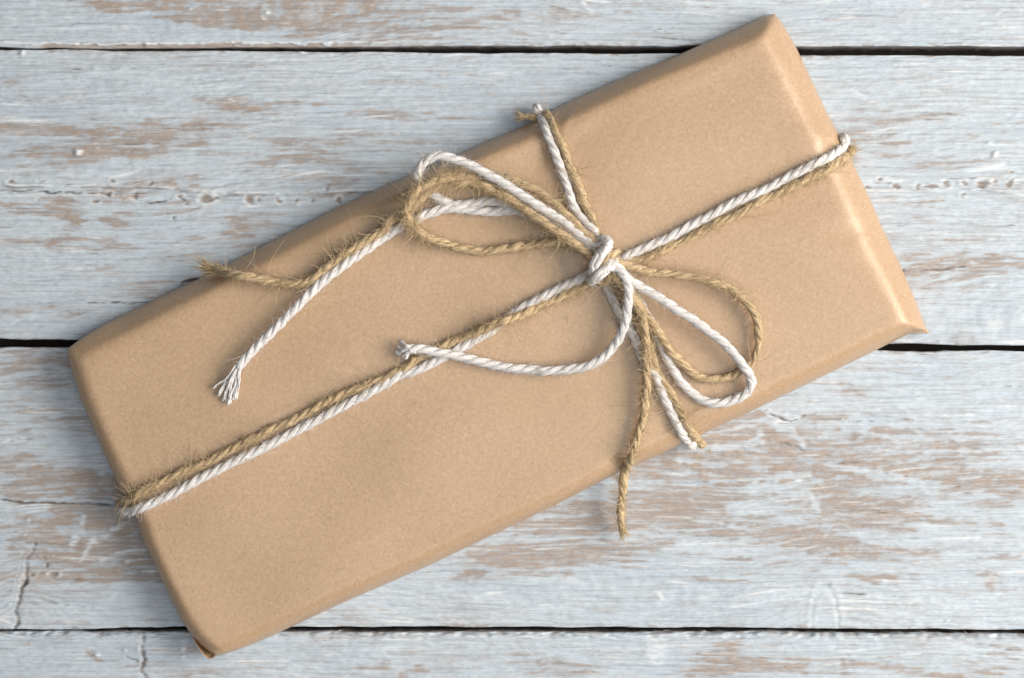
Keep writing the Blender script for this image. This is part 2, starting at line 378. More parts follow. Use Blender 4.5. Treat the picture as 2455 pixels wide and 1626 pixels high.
# ------------------------------------------------------------------ table materials
def plank_material():
    m, nt, bs = mat_new('weathered_painted_wood')
    at = nt.nodes.new('ShaderNodeAttribute'); at.attribute_name = 'weathering_shade'
    sp = nt.nodes.new('ShaderNodeSeparateColor'); nt.links.new(at.outputs['Color'], sp.inputs[0])
    at2 = nt.nodes.new('ShaderNodeAttribute'); at2.attribute_name = 'tone'
    n1 = obj_noise(nt, 1 / (30 * S), (0.22, 2.6, 1), 4, 0.65)
    n2 = obj_noise(nt, 1 / (90 * S), (0.3, 1.5, 1), 4, 0.6)
    n3 = obj_noise(nt, 1 / (9 * S), (0.5, 1.3, 1), 2, 0.6)
    n4 = obj_noise(nt, 1 / (12 * S), (0.25, 2.2, 1), 3, 0.65)
    j1 = math_(nt, 'MULTIPLY_ADD', math_(nt, 'MULTIPLY_ADD', n4, 0.7, math_(nt, 'MULTIPLY', n1, 0.3)), 0.6, -0.30)
    w = math_(nt, 'ADD', sp.outputs[0], j1)
    n7 = obj_noise(nt, 1 / (22 * S), (0.14, 3.4, 1), 4, 0.68)
    n8 = obj_noise(nt, 1 / (9 * S), (0.7, 1.3, 1), 3, 0.7)
    st = math_(nt, 'ADD', math_(nt, 'MULTIPLY', ramp(nt, n7, 0.34, 0.66), 0.95), math_(nt, 'MULTIPLY', ramp(nt, n8, 0.35, 0.65), 0.40))
    w = math_(nt, 'MULTIPLY', sp.outputs[0], math_(nt, 'MULTIPLY_ADD', st, 1.0, 0.30))
    w = math_(nt, 'MINIMUM', math_(nt, 'MULTIPLY', w, 1.06), 0.84)
    w2 = math_(nt, 'MULTIPLY', ramp(nt, n4, 0.48, 0.78), 0.40)
    w = math_(nt, 'MAXIMUM', w, w2)
    paint = mixc(nt, ramp(nt, at2.outputs['Fac'], 0.0, 1.0), (0.490, 0.562, 0.630), (0.566, 0.627, 0.676))
    paint = mixc(nt, ramp(nt, n2, 0.35, 0.7), paint, (0.545, 0.598, 0.645))
    wood = mixc(nt, ramp(nt, n1, 0.3, 0.7), (0.285, 0.235, 0.210), (0.405, 0.352, 0.325))
    wood = mixc(nt, math_(nt, 'MULTIPLY', sp.outputs[1], 0.52), wood, (0.385, 0.245, 0.145))
    n5 = obj_noise(nt, 1 / (5.0 * S), (0.45, 1.5, 1), 3, 0.7)
    n6 = obj_noise(nt, 1 / (20 * S), (0.10, 3.0, 1), 4, 0.7)
    paint = mixc(nt, math_(nt, 'MULTIPLY', ramp(nt, n6, 0.46, 0.66), 0.52), paint, (0.335, 0.335, 0.340))
    paint = mixc(nt, math_(nt, 'MULTIPLY', ramp(nt, n5, 0.50, 0.72), 0.36), paint, (0.36, 0.375, 0.39))
    paint = mixc(nt, math_(nt, 'MULTIPLY', ramp(nt, n6, 0.46, 0.28), 0.45), paint, (0.70, 0.745, 0.78))
    c = mixc(nt, w, paint, wood)
    wh = math_(nt, 'MULTIPLY', sp.outputs[2], math_(nt, 'MULTIPLY_ADD', n1, 0.8, 0.5), clamp=True)
    c = mixc(nt, wh, c, (0.78, 0.79, 0.79))
    c = mixc(nt, at.outputs['Alpha'], c, (0.035, 0.026, 0.02))
    nt.links.new(c, bs.inputs['Base Color'])
    r = math_(nt, 'MULTIPLY_ADD', w, 0.25, 0.50)
    nt.links.new(r, bs.inputs['Roughness'])
    bs.inputs['Specular IOR Level'].default_value = 0.35
    b = nt.nodes.new('ShaderNodeBump')
    b.inputs['Strength'].default_value = 0.75
    b.inputs['Distance'].default_value = 2.2 * S
    hh = math_(nt, 'ADD', math_(nt, 'ADD', n1, n4), math_(nt, 'MULTIPLY', n3, 0.5))
    nt.links.new(hh, b.inputs['Height'])
    nt.links.new(b.outputs[0], bs.inputs['Normal'])
    return m

M_PLANK = plank_material()
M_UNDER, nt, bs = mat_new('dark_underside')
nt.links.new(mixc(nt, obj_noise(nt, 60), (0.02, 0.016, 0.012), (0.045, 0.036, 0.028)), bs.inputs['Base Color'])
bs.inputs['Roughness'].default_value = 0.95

table = empty('tabletop')
tag(table, kind='structure')

def axis(a, b, lo, hi, step, coarse):
    parts = [np.arange(a, lo, coarse), np.arange(lo, hi, step), np.arange(hi, b, coarse), [b]]
    return np.unique(np.concatenate([np.asarray(p, float) for p in parts]))

edge_wob = field(130, 60, 3, 0.55)
def edge_line(knots, amp, row):
    xs = [k[0] for k in knots]; ys = [k[1] for k in knots]
    return lambda x: np.interp(x, xs, ys) + amp * sample(edge_wob, x, np.full_like(x, row))

def plank(top, bot, y_lo, y_hi, round_top, round_bot, chip_bot=0.0):
    xs = axis(-410, 2865, -30, 2490, 4.0, 40)
    yt = top(xs); yb = bot(xs)
    hgt = (yb - yt).mean()
    ym = yt.mean()
    ys = axis(0, hgt, max(0, y_lo - ym), min(hgt, y_hi - ym), 2.4, 20)
    fr = np.linspace(0, 1, 7)[1:] ** 1.5 * 14
    ys = np.unique(np.concatenate([ys, fr, hgt - fr]))
    v = ys / hgt
    XX = np.repeat(xs[None, :], len(v), 0)
    YY = yt[None, :] * (1 - v[:, None]) + yb[None, :] * v[:, None]
    Z = sample(height, XX, YY)
    dt = (YY - yt[None, :]); db = (yb[None, :] - YY)
    ch = sample(chips, XX, YY); bl = sample(blot, XX, YY)
    for d, r in ((dt, round_top), (db, round_bot)):
        rr = r * (1 + 0.35 * np.clip(bl, -1.5, 1.5))
        t = np.clip(d / rr, 0, 1)
        Z = Z - rr * 0.9 * (1 - np.sqrt(1 - (1 - t) ** 2))
    wr = sample(wear, XX, YY); og = sample(orange, XX, YY); wh = sample(white, XX, YY); dk = sample(dark, XX, YY)
    tn = sample(tone, XX, YY)
    en = sst(-np.minimum(dt, db) + 3 * ch + 2 * bl, -8, 1)
    wr = np.maximum(wr, 0.6 * en * sst(ch + bl, -0.3, 1.3)); wh = np.maximum(wh, 0.5 * en * sst(-ch, -0.2, 1.0))
    if chip_bot:
        cm = sst(chip_bot - db + 2.5 * ch + 2 * bl, -1, 2) * sst(1150 - XX, 0, 450) * sst(XX, 30, 130)
        wr = np.maximum(wr, cm); og = np.maximum(og, 0.7 * cm); wh = wh * (1 - cm) + 0.85 * np.exp(-((db - chip_bot - 2 - ch) / 1.8) ** 2) * sst(1150 - XX, 0, 450)
        Z = Z - 4 * cm
    top_v = np.stack([XX, YY, Z], -1).reshape(-1, 3)
    nr, nc = XX.shape
    # side walls: a skirt that follows the rim down
    TH = -92.0
    per = np.concatenate([np.arange(nc), (np.arange(1, nr) * nc + nc - 1), ((nr - 1) * nc + np.arange(nc - 2, -1, -1)), (np.arange(nr - 2, 0, -1) * nc)])
    rim_ = top_v[per].copy()
    rows = []
    for z in (-22.0, -55.0, TH):
        r2 = rim_.copy(); r2[:, 2] = z
        r2[:, 1] += 0.8 * sample(chips, r2[:, 0], r2[:, 1] + z)
        rows.append(r2)
    verts = np.concatenate([PAflat(top_v)] + [PAflat(r) for r in rows])
    q = [grid_quads(nr, nc)[:, ::-1]]
    n0 = nr * nc; m_ = len(per)
    prev = per
    for k in range(3):
        cur = n0 + k * m_ + np.arange(m_)
        q.append(np.stack([prev, cur, np.roll(cur, -1), np.roll(prev, -1)], -1)[:, ::-1])
        prev = cur
    o = mesh_np('plank', verts, np.concatenate(q), M_PLANK, table)
    me = o.data
    colr = np.zeros((len(verts), 4), np.float32)
    body = np.stack([wr, og, wh, dk], -1).reshape(-1, 4)
    colr[:n0] = body
    for k in range(3):
        c = body[per].copy(); c[:, 0] = 0.75 + 0.25 * (k > 0); c[:, 1] = 0.35; c[:, 2] = 0; c[:, 3] = 0.15 + 0.1 * k
        colr[n0 + k * m_: n0 + (k + 1) * m_] = c
    a = me.attributes.new('weathering_shade', 'FLOAT_COLOR', 'POINT'); a.data.foreach_set('color', colr.reshape(-1))
    t_ = np.zeros(len(verts), np.float32); t_[:n0] = tn.reshape(-1)
    a = me.attributes.new('tone', 'FLOAT', 'POINT'); a.data.foreach_set('value', t_)
    return o

def PAflat(a):
    """boards: pixel grid is the table plane itself"""
    return np.stack([(a[:, 0] - CX) * S, (CY - a[:, 1]) * S, a[:, 2] * S], 1)

e1b = edge_line([(-420,113),(0,113),(200,115),(400,116),(820,112),(1240,110),(1640,109),(1900,110),(2455,112),(2880,113)], 1.1, -400)
e2t = edge_line([(-420,119),(0,119),(200,120),(400,121),(820,125),(1240,127),(1640,129),(1900,132),(2455,134),(2880,136)], 0.8, -300)
e2b = edge_line([(-420,809),(0,812),(160,815),(900,819),(2100,825),(2300,827),(2455,829),(2880,833)], 1.0, -200)
e3t = edge_line([(-420,836),(0,834),(160,833),(900,837),(2100,840),(2455,843),(2880,846)], 0.9, -100)
e3b = edge_line([(-420,1508),(0,1510),(150,1511),(300,1505),(440,1503),(820,1503),(1640,1505),(2000,1508),(2455,1510),(2880,1511)], 0.9, 1900)
e4t = edge_line([(-420,1514),(0,1515),(150,1515),(300,1514),(440,1517),(820,1515),(1640,1515),(2455,1519),(2880,1521)], 1.2, 2000)
flat = lambda v: (lambda x: np.full_like(x, v))
plank(flat(-575.0), e1b, -30, 200, 5, 4, chip_bot=9)
plank(e2t, e2b, 0, 3000, 3.5, 4)
plank(e3t, e3b, 0, 3000, 4, 4)
plank(e4t, flat(2210.0), 1400, 1660, 17, 5)
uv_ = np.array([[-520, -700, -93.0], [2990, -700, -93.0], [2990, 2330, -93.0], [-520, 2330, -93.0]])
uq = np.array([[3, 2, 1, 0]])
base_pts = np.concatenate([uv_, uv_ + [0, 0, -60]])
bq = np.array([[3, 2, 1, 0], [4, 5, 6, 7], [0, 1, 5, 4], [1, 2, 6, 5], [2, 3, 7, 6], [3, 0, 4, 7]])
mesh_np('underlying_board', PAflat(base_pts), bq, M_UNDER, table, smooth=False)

# ------------------------------------------------------------------ parcel
ZT, ZS = 100.0, 18.0
def curve(pts):
    p = np.array(pts, float)
    d = np.concatenate([[0], np.cumsum(np.hypot(*np.diff(p, axis=0).T))])
    return p, d / d[-1]
def ev(c, t):
    p, d = c
    return np.stack([np.interp(t, d, p[:, 0]), np.interp(t, d, p[:, 1])], -1)
A_, B_, C_, D_ = (162, 836), (1857, 33), (2222, 793), (518, 1572)
cAB = curve([A_, (200,808), (242,782), (364,721), (478,668), (620,595), (820,492), (960,430), (1114,364), (1253,303), (1360,246), (1500,184), (1640,125), (1760,73), (1835,38), B_])
cBC = curve([B_, (1875,55), (1909,114), (1945,190), (1981,267), (2010,320), (2040,381), (2085,475), (2113,540), (2165,651), (2195,720), (2213,768), C_])
cDC = curve([D_, (540,1568), (574,1557), (658,1522), (820,1446), (1028,1356), (1166,1290), (1332,1211), (1488,1130), (1592,1086), (1687,1039), (1822,976), (1929,924), (2096,842), (2160,810), (2190,797), C_])
cAD = curve([A_, (161,850), (172,890), (194,959), (212,1000), (249,1086), (291,1180), (325,1240), (346,1301), (391,1398), (433,1484), (462,1527), (482,1547), (504,1564), D_])

def dists(total, near, step):
    a = np.concatenate([[0, .4, 1.2, 2.5, 4.5, 7, 10, 14, 18.5, 24, 30, 37, 45, 54, 64, 75, 88], np.arange(102, total - 102, step), total - np.array([88, 75, 64, 54, 45, 37, 30, 24, 18.5, 14, 10, 7, 4.5, 2.5, 1.2, .4, 0])])
    return a / total
uu = dists(1870.0, 0, 9.0); vv = dists(825.0, 0, 9.0)
U, V = np.meshgrid(uu, vv)
Pab, Pdc = ev(cAB, uu), ev(cDC, uu)
Pad, Pbc = ev(cAD, vv), ev(cBC, vv)
cor = [np.array(q, float) for q in (A_, B_, C_, D_)]
U3, V3 = U[..., None], V[..., None]
XYb = ((1 - V3) * Pab[None] + V3 * Pdc[None] + (1 - U3) * Pad[:, None] + U3 * Pbc[:, None]
       - ((1 - U3) * (1 - V3) * cor[0] + U3 * (1 - V3) * cor[1] + U3 * V3 * cor[2] + (1 - U3) * V3 * cor[3]))
len_v = np.linalg.norm(Pdc - Pab, axis=1)[None, :]
len_u = np.linalg.norm(Pbc - Pad, axis=1)[:, None]
d_ab, d_dc = V * len_v, (1 - V) * len_v
d_ad, d_bc = U * len_u, (1 - U) * len_u

def prof(d, b, p=2.0):
    t = np.clip(d / b, 0, 1)
    return 1 - (1 - (1 - t) ** p) ** (1 / p)
def prof_slope(d, b, k):
    """folded end: crisp slanting face, softly rounded into the top"""
    t = np.clip(d / b, 0, 1.0)
    lin = np.clip(1 - d / (b * 0.62), 0, 1)
    return (1 - k) * (1 - np.sqrt(1 - (1 - t) ** 2)) + k * (0.88 * lin + 0.12 * prof(d, 6))
drop = ZT - ZS
wob = lambda s, f, ph: 1 + 0.12 * np.sin(s * f + ph) + 0.07 * np.sin(s * f * 2.7 + 1.3 * ph)
e_ab = 0.45 * prof(d_ab, 60 * wob(U, 7, 0.6)) + 0.55 * prof_slope(d_ab, 60 * wob(U, 7, 0.6), 0.85)
e_dc = prof(d_dc, 40 * wob(U, 6, 2.0))
e_ad = 0.45 * prof(d_ad, 34 * wob(V, 5, 1.0))
e_bc = 0.68 * prof(d_bc, 84 * wob(V, 4, 0.3)) + 0.32 * prof_slope(d_bc, 80 * wob(V, 4, 0.3), 0.78)
ff = 0.5 + 0.5 * sst(U, 0.0, 0.10); e_ab = e_ab * ff; e_dc = e_dc * ff      # the left end stands nearly upright
pp = 5.0
Z = ZT - drop * np.minimum((e_ab ** pp + e_dc ** pp + e_ad ** pp + e_bc ** pp) ** (1 / pp), 1.0)
xb, yb_ = XYb[..., 0], XYb[..., 1]
inner = sst(np.minimum.reduce([d_ab, d_dc, d_ad, d_bc]), 5, 90)
Z += 5.0 * np.sin(math.pi * U) * np.sin(math.pi * V)
# soft undulation of the paper
def lowfreq(x, y):
    r = np.random.default_rng(3); s = 0
    for _ in range(26):
        lam = r.uniform(170, 520); th = r.uniform(0, 6.28); ph = r.uniform(0, 6.28)
        s = s + (lam / 420) * np.sin(2 * math.pi * (x * math.cos(th) + y * math.sin(th)) / lam + ph)
    return s / 4.0
Z += 2.2 * lowfreq(xb, yb_) * (0.3 + 0.7 * inner)
def gauss(x0, y0, lx, ly, ang, amp):
    ca, sa = math.cos(ang), math.sin(ang)
    dx, dy = xb - x0, yb_ - y0
    a = dx * ca + dy * sa; b = -dx * sa + dy * ca
    return amp * np.exp(-(a / lx) ** 2 - (b / ly) ** 2)
# puckers where the twine pulls and creases along the edges
Z += gauss(1352, 300, 46, 7, -1.05, 5) + gauss(1330, 325, 60, 12, -1.05, -5) + gauss(1300, 330, 18, 40, -.3, -6)
Z += gauss(1385, 300, 60, 22, -0.6, 3) + gauss(1620, 1010, 40, 22, -.5, -5) + gauss(1685, 985, 60, 16, -.45, 4)
Z += gauss(1482, 1108, 26, 16, -.5, -9) + gauss(890, 505, 26, 3.5, -.35, -7) + gauss(2078, 566, 10, 26, 1.1, 1.6) + gauss(2040, 560, 60, 26, .1, -3)
Z += gauss(512, 1556, 14, 5, .4, -6)
Z += gauss(1990, 352, 16, 24, 1.1, -8) + gauss(300, 1200, 20, 26, 1.1, -6) + gauss(1900, 280, 60, 120, 1.1, -3.0) + gauss(800, 520, 120, 12, -.48, 2.5)
Z += gauss(560, 640, 120, 14, -.48, -3) + gauss(1560, 185, 120, 12, -.42, 2.5) + gauss(1250, 690, 260, 120, -.4, 2.0)
for x0, y0, L_, an, am in ((640,1010,120,-.5,.9),(980,1250,170,-.42,1.0),(1180,560,60,.9,.8),(1750,380,110,1.05,1.1),(1960,640,90,1.1,1.5),(1900,500,70,.35,1.3),(2010,480,50,.5,1.3),(1880,200,60,.9,1.2),(420,1180,90,1.0,.9),(760,720,120,-.2,.8),(1600,860,90,-.6,.8),
                            (1500,330,110,-1.0,.4),(1010,1010,60,.6,.7),(330,900,60,.4,.9),(1700,180,80,-.45,1.2),(2060,720,60,1.1,1.0)):
    Z += gauss(x0, y0, L_, 4.5, an, am * 1.7) - gauss(x0 + 5, y0 + 8, L_ * .9, 7, an, am * 1.3)
Z = np.maximum(Z, ZS - 6)
BOXP = np.stack([xb, yb_, Z], -1)
nr, nc = Z.shape
topv = BOXP.reshape(-1, 3)
per = np.concatenate([np.arange(nc), (np.arange(1, nr) * nc + nc - 1), ((nr - 1) * nc + np.arange(nc - 2, -1, -1)), (np.arange(nr - 2, 0, -1) * nc)])
rim_ = topv[per]
cen = np.array([1180.0, 805.0])
rows = [PA(topv)]
prev = per; quads = [grid_quads(nr, nc)[:, ::-1]]
n0 = nr * nc; m_ = len(per)
rw = PA(rim_)
nx_ = np.roll(rw, -1, 0) - np.roll(rw, 1, 0)
nrm = np.stack([nx_[:, 1], -nx_[:, 0]], 1); nrm /= np.linalg.norm(nrm, axis=1)[:, None] + 1e-12
cc = rw[:, :2].mean(0)
flip = np.sign(((rw[:, :2] - cc) * nrm).sum(1)); nrm *= flip[:, None]
for k, (ins, z) in enumerate(((0.3, 15), (0.8, 12), (1.6, 9), (3, 5.5), (6, 3), (20, 1.8))):
    r2 = rw.copy(); r2[:, :2] -= nrm * ins * S; r2[:, 2] = np.minimum(z * S, rw[:, 2] - 1.0 * S * (k + 1))
    r2[:, 2] = np.maximum(r2[:, 2], 1.5 * S)
    rows.append(r2)
    cur = n0 + k * m_ + np.arange(m_)
    quads.append(np.stack([prev, cur, np.roll(cur, -1), np.roll(prev, -1)], -1)[:, ::-1])
    prev = cur
cv = np.array([[cc[0], cc[1], 1.8 * S]])
rows.append(cv); ci = n0 + 6 * m_
tris = np.stack([prev, np.full(m_, ci), np.roll(prev, -1)], -1)[:, ::-1]

def paper_material():
    m, nt, bs = mat_new('brown_kraft_paper')
    n_f = obj_noise(nt, 1 / (8.5 * S), (1, 1, 1), 4, 0.8)
    n_m = obj_noise(nt, 1 / (34 * S), (1, 1, 1), 4, 0.6)
    n_l = obj_noise(nt, 1 / (260 * S), (1, 1, 1), 3, 0.5)
    c = mixc(nt, ramp(nt, n_f, 0.28, 0.72), (0.418, 0.272, 0.160), (0.552, 0.370, 0.234))
    c = mixc(nt, math_(nt, 'MULTIPLY', ramp(nt, n_m, 0.4, 0.75), 0.35), c, (0.44, 0.295, 0.18))
    c = mixc(nt, math_(nt, 'MULTIPLY', ramp(nt, n_l, 0.4, 0.7), 0.25), c, (0.52, 0.345, 0.20))
    # pulp fibres: pale and dark flecks in two directions
    for st, rot, colr, lo, hi in (((0.25, 1.6, 1), 0.5, (0.70, 0.53, 0.37), 0.66, 0.74), ((0.25, 1.6, 1), 2.0, (0.70, 0.52, 0.35), 0.67, 0.75), ((0.3, 1.4, 1), 1.2, (0.25, 0.155, 0.085), 0.67, 0.75)):
        tc = nt.nodes.new('ShaderNodeTexCoord')
        mp0 = nt.nodes.new('ShaderNodeMapping'); mp0.inputs['Rotation'].default_value = (0, 0, rot)
        nt.links.new(tc.outputs['Object'], mp0.inputs[0])
        nn = obj_noise(nt, 1 / (5.5 * S), st, 1, 0.5, mp0.outputs[0])
        c = mixc(nt, math_(nt, 'MULTIPLY', ramp(nt, nn, lo, hi), 0.32), c, colr)
    # rare dark specks
    vo = nt.nodes.new('ShaderNodeTexVoronoi'); vo.inputs['Scale'].default_value = 1 / (62 * S)
    tc = nt.nodes.new('ShaderNodeTexCoord'); nt.links.new(tc.outputs['Object'], vo.inputs['Vector'])
    sp = math_(nt, 'MULTIPLY', math_(nt, 'LESS_THAN', vo.outputs['Distance'], 0.028), math_(nt, 'GREATER_THAN', obj_noise(nt, 1 / (80 * S)), 0.58))
    c = mixc(nt, math_(nt, 'MULTIPLY', sp, 0.7), c, (0.06, 0.04, 0.025))
    nt.links.new(c, bs.inputs['Base Color'])
    bs.inputs['Roughness'].default_value = 0.36
    bs.inputs['Specular IOR Level'].default_value = 0.75
    bs.inputs['Specular Tint'].default_value = (1.0, 0.94, 0.82, 1)
    b = nt.nodes.new('ShaderNodeBump'); b.inputs['Strength'].default_value = 0.30; b.inputs['Distance'].default_value = 1.2 * S
    nt.links.new(math_(nt, 'ADD', n_f, math_(nt, 'MULTIPLY', n_m, 1.5)), b.inputs['Height'])
    nt.links.new(b.outputs[0], bs.inputs['Normal'])
    return m
M_PAPER = paper_material()

parcel = empty('gift_box')
tag(parcel, 'long flat parcel in plain brown kraft paper lying slantwise across the painted planks', 'gift box')
mesh_np('wrapping_paper', np.concatenate(rows), np.concatenate(quads), M_PAPER, parcel, tris=tris)

_flat = topv[:, :2]
def surf(x, y):
    """height of the paper under photograph pixel x, y"""
    pts = np.stack([np.atleast_1d(x), np.atleast_1d(y)], 1)
    o = np.empty(len(pts))
    for i, p in enumerate(pts):
        d = ((_flat - p) ** 2).sum(1)
        j = np.argpartition(d, 4)[:4]
        w = 1 / (d[j] + 2.0)
        o[i] = (topv[j, 2] * w).sum() / w.sum()
    return o

def sheet(name, rows_, thick, label=None):
    """small folded piece of paper: grid of (x, y, z) rows given a real thickness"""
    g = np.array(rows_, float)
    nr, nc = g.shape[:2]
    # refine bilinearly
    k = 6
    ri = np.linspace(0, nr - 1, (nr - 1) * k + 1); cj = np.linspace(0, nc - 1, (nc - 1) * k + 1)
    def interp(a, t, ax):
        i = np.minimum(t.astype(int), a.shape[ax] - 2); f = t - i
        a0 = np.take(a, i, ax); a1 = np.take(a, i + 1, ax)
        sh = [1, 1, 1]; sh[ax] = len(t)
        f = f.reshape(sh)
        return a0 * (1 - f) + a1 * f
    g = interp(interp(g, ri, 0), cj, 1)
    nr, nc = g.shape[:2]
    up = g.reshape(-1, 3); dn = up - [0, 0, thick]
    v = np.concatenate([PA(up), PA(dn)])
    n = nr * nc
    q1 = grid_quads(nr, nc)[:, ::-1]; q2 = grid_quads(nr, nc) + n
    per = np.concatenate([np.arange(nc), (np.arange(1, nr) * nc + nc - 1), ((nr - 1) * nc + np.arange(nc - 2, -1, -1)), (np.arange(nr - 2, 0, -1) * nc)])
    q3 = np.stack([per, np.roll(per, -1), np.roll(per, -1) + n, per + n], -1)
    o = mesh_np(name, v, np.concatenate([q1, q2, q3]), M_PAPER, parcel)
    if label: o['label'] = label
    return o
# end fold that sticks out at the right-hand corner, seen under the top layer
sheet('end_fold', [[(2170,788,19),(2200,786,18),(2219,785,18)], [(2178,801,15),(2206,799,15),(2229,799,14)]], 2.0,
      'pointed end fold sticking out at the lower right corner')

# crushed fold standing off the bottom corner, with a dark slit behind it
sheet('corner_fold', [[(462,1528,72),(466,1529,66),(474,1530,20)], [(472,1549,82),(476,1549,62),(490,1546,8)], [(484,1566,80),(489,1564,58),(504,1559,8)], [(497,1579,70),(502,1574,52),(515,1564,8)], [(511,1579,62),(514,1575,46),(524,1564,8)]], 1.6,
      'crushed fold standing off the bottom corner')

# ------------------------------------------------------------------ cord and twine
def Zm(ox, oy, sc, pts):
    return [(ox + x * sc, oy + y * sc, h) for x, y, h in pts]
Z1 = lambda p: Zm(900, 330, 0.2551, p)
Z2 = lambda p: Zm(1300, 530, 0.2551, p)
Z3 = lambda p: Zm(1350, 800, 0.3188, p)
Z4 = lambda p: Zm(440, 500, 0.3188, p)
Z5 = lambda p: Zm(1200, 220, 0.2551, p)
Z6 = lambda p: Zm(240, 1050, 0.1689, p)
Z7 = lambda p: Zm(1380, 540, 0.1020, p)
R1 = lambda p: Zm(1000, 620, 0.1913, p)
R2 = lambda p: Zm(600, 780, 0.1913, p)
R3 = lambda p: Zm(1480, 460, 0.12755, p)
R4 = lambda p: Zm(1750, 320, 0.12755, p)

def spline(pts, step):
    p = np.array(pts, float)
    p = np.concatenate([[2 * p[0] - p[1]], p, [2 * p[-1] - p[-2]]])
    out = []
    for i in range(1, len(p) - 2):
        p0, p1, p2, p3 = p[i - 1], p[i], p[i + 1], p[i + 2]
        t01 = max(np.linalg.norm(p1 - p0), 1e-3) ** .5; t12 = max(np.linalg.norm(p2 - p1), 1e-3) ** .5; t23 = max(np.linalg.norm(p3 - p2), 1e-3) ** .5
        m1 = (p2 - p1 + t12 * ((p1 - p0) / t01 - (p2 - p0) / (t01 + t12)))
        m2 = (p2 - p1 + t12 * ((p3 - p2) / t23 - (p3 - p1) / (t12 + t23)))
        n = max(2, int(np.linalg.norm(p2 - p1) / 2))
        t = np.linspace(0, 1, n, endpoint=False)[:, None]
        out.append((2 * t ** 3 - 3 * t ** 2 + 1) * p1 + (t ** 3 - 2 * t ** 2 + t) * m1 + (-2 * t ** 3 + 3 * t ** 2) * p2 + (t ** 3 - t ** 2) * m2)
    out.append(p[-2:-1])
    c = np.concatenate(out)
    d = np.concatenate([[0], np.cumsum(np.linalg.norm(np.diff(c, axis=0), axis=1))])
    n = max(4, int(d[-1] / step))
    t = np.linspace(0, d[-1], n + 1)
    return np.stack([np.interp(t, d, c[:, k]) for k in range(3)], 1)

def smooth(a, k):
    if k < 1 or len(a) < 2 * k + 3: return a
    w = np.hanning(2 * k + 3)[1:-1]; w /= w.sum()
    pad = np.concatenate([np.repeat(a[:1], k, 0), a, np.repeat(a[-1:], k, 0)])
    return np.convolve(pad, w, 'valid')

def path3d(pts, step=4.0, absolute=False, zs=4):
    c = spline(pts, step)
    if not absolute:
        c[:, 2] += smooth(surf(c[:, 0], c[:, 1]), zs)
    return c

def frames(c):
    t = np.gradient(c, axis=0); t /= np.linalg.norm(t, axis=1)[:, None] + 1e-9
    n = np.zeros_like(t)
    up = np.array([0, 0, 1.0])
    v = up - t[0] * (up @ t[0])
    if np.linalg.norm(v) < .1: v = np.array([1.0, 0, 0]) - t[0] * t[0][0]
    n[0] = v / np.linalg.norm(v)
    for i in range(1, len(c)):
        v = n[i - 1] - t[i] * (n[i - 1] @ t[i])
        n[i] = v / (np.linalg.norm(v) + 1e-9)
    return t, n, np.cross(t, n)

def to_m(c):
    """pixel path -> metres (perspective-free heights)"""
    return PA(c)

def tube_grid(cm, n, b, rad, sides, lobes=0, lobe_amp=0.0, lobe_twist=0.0, s=None):
    th = np.linspace(0, 2 * math.pi, sides, endpoint=False)[None, :]
    r = rad[:, None] * np.ones_like(th)
    if lobes:
        r = r * (1 + lobe_amp * np.cos(lobes * th + lobe_twist * s[:, None]))
    return cm[:, None, :] + r[..., None] * (np.cos(th)[..., None] * n[:, None, :] + np.sin(th)[..., None] * b[:, None, :])

class Builder:
    def __init__(self): self.v, self.q, self.t, self.f, self.n = [], [], [], [], 0
    def add(self, G, fib, cap=True):
        nr, nc = G.shape[:2]
        self.v.append(G.reshape(-1, 3)); self.f.append(fib.reshape(-1, 3))
        self.q.append(grid_quads(nr, nc, self.n, True)[:, ::-1])
        base = self.n; self.n += nr * nc
        if cap:
            for row, flip in ((0, False), (nr - 1, True)):
                self.v.append(G[row].mean(0, keepdims=True)); self.f.append(fib[row].mean(0, keepdims=True))
                idx = base + row * nc + np.arange(nc)
                tr = np.stack([idx, np.roll(idx, -1), np.full(nc, self.n)], -1)
                self.t.append(tr if not flip else tr[:, ::-1]); self.n += 1
    def make(self, name, mat, parent):
        t = np.concatenate(self.t) if self.t else None
        o = mesh_np(name, np.concatenate(self.v), np.concatenate(self.q), mat, parent, tris=t)
        a = o.data.attributes.new('fibre', 'FLOAT_VECTOR', 'POINT')
        a.data.foreach_set('vector', np.concatenate(self.f).astype(np.float32).reshape(-1))
        return o

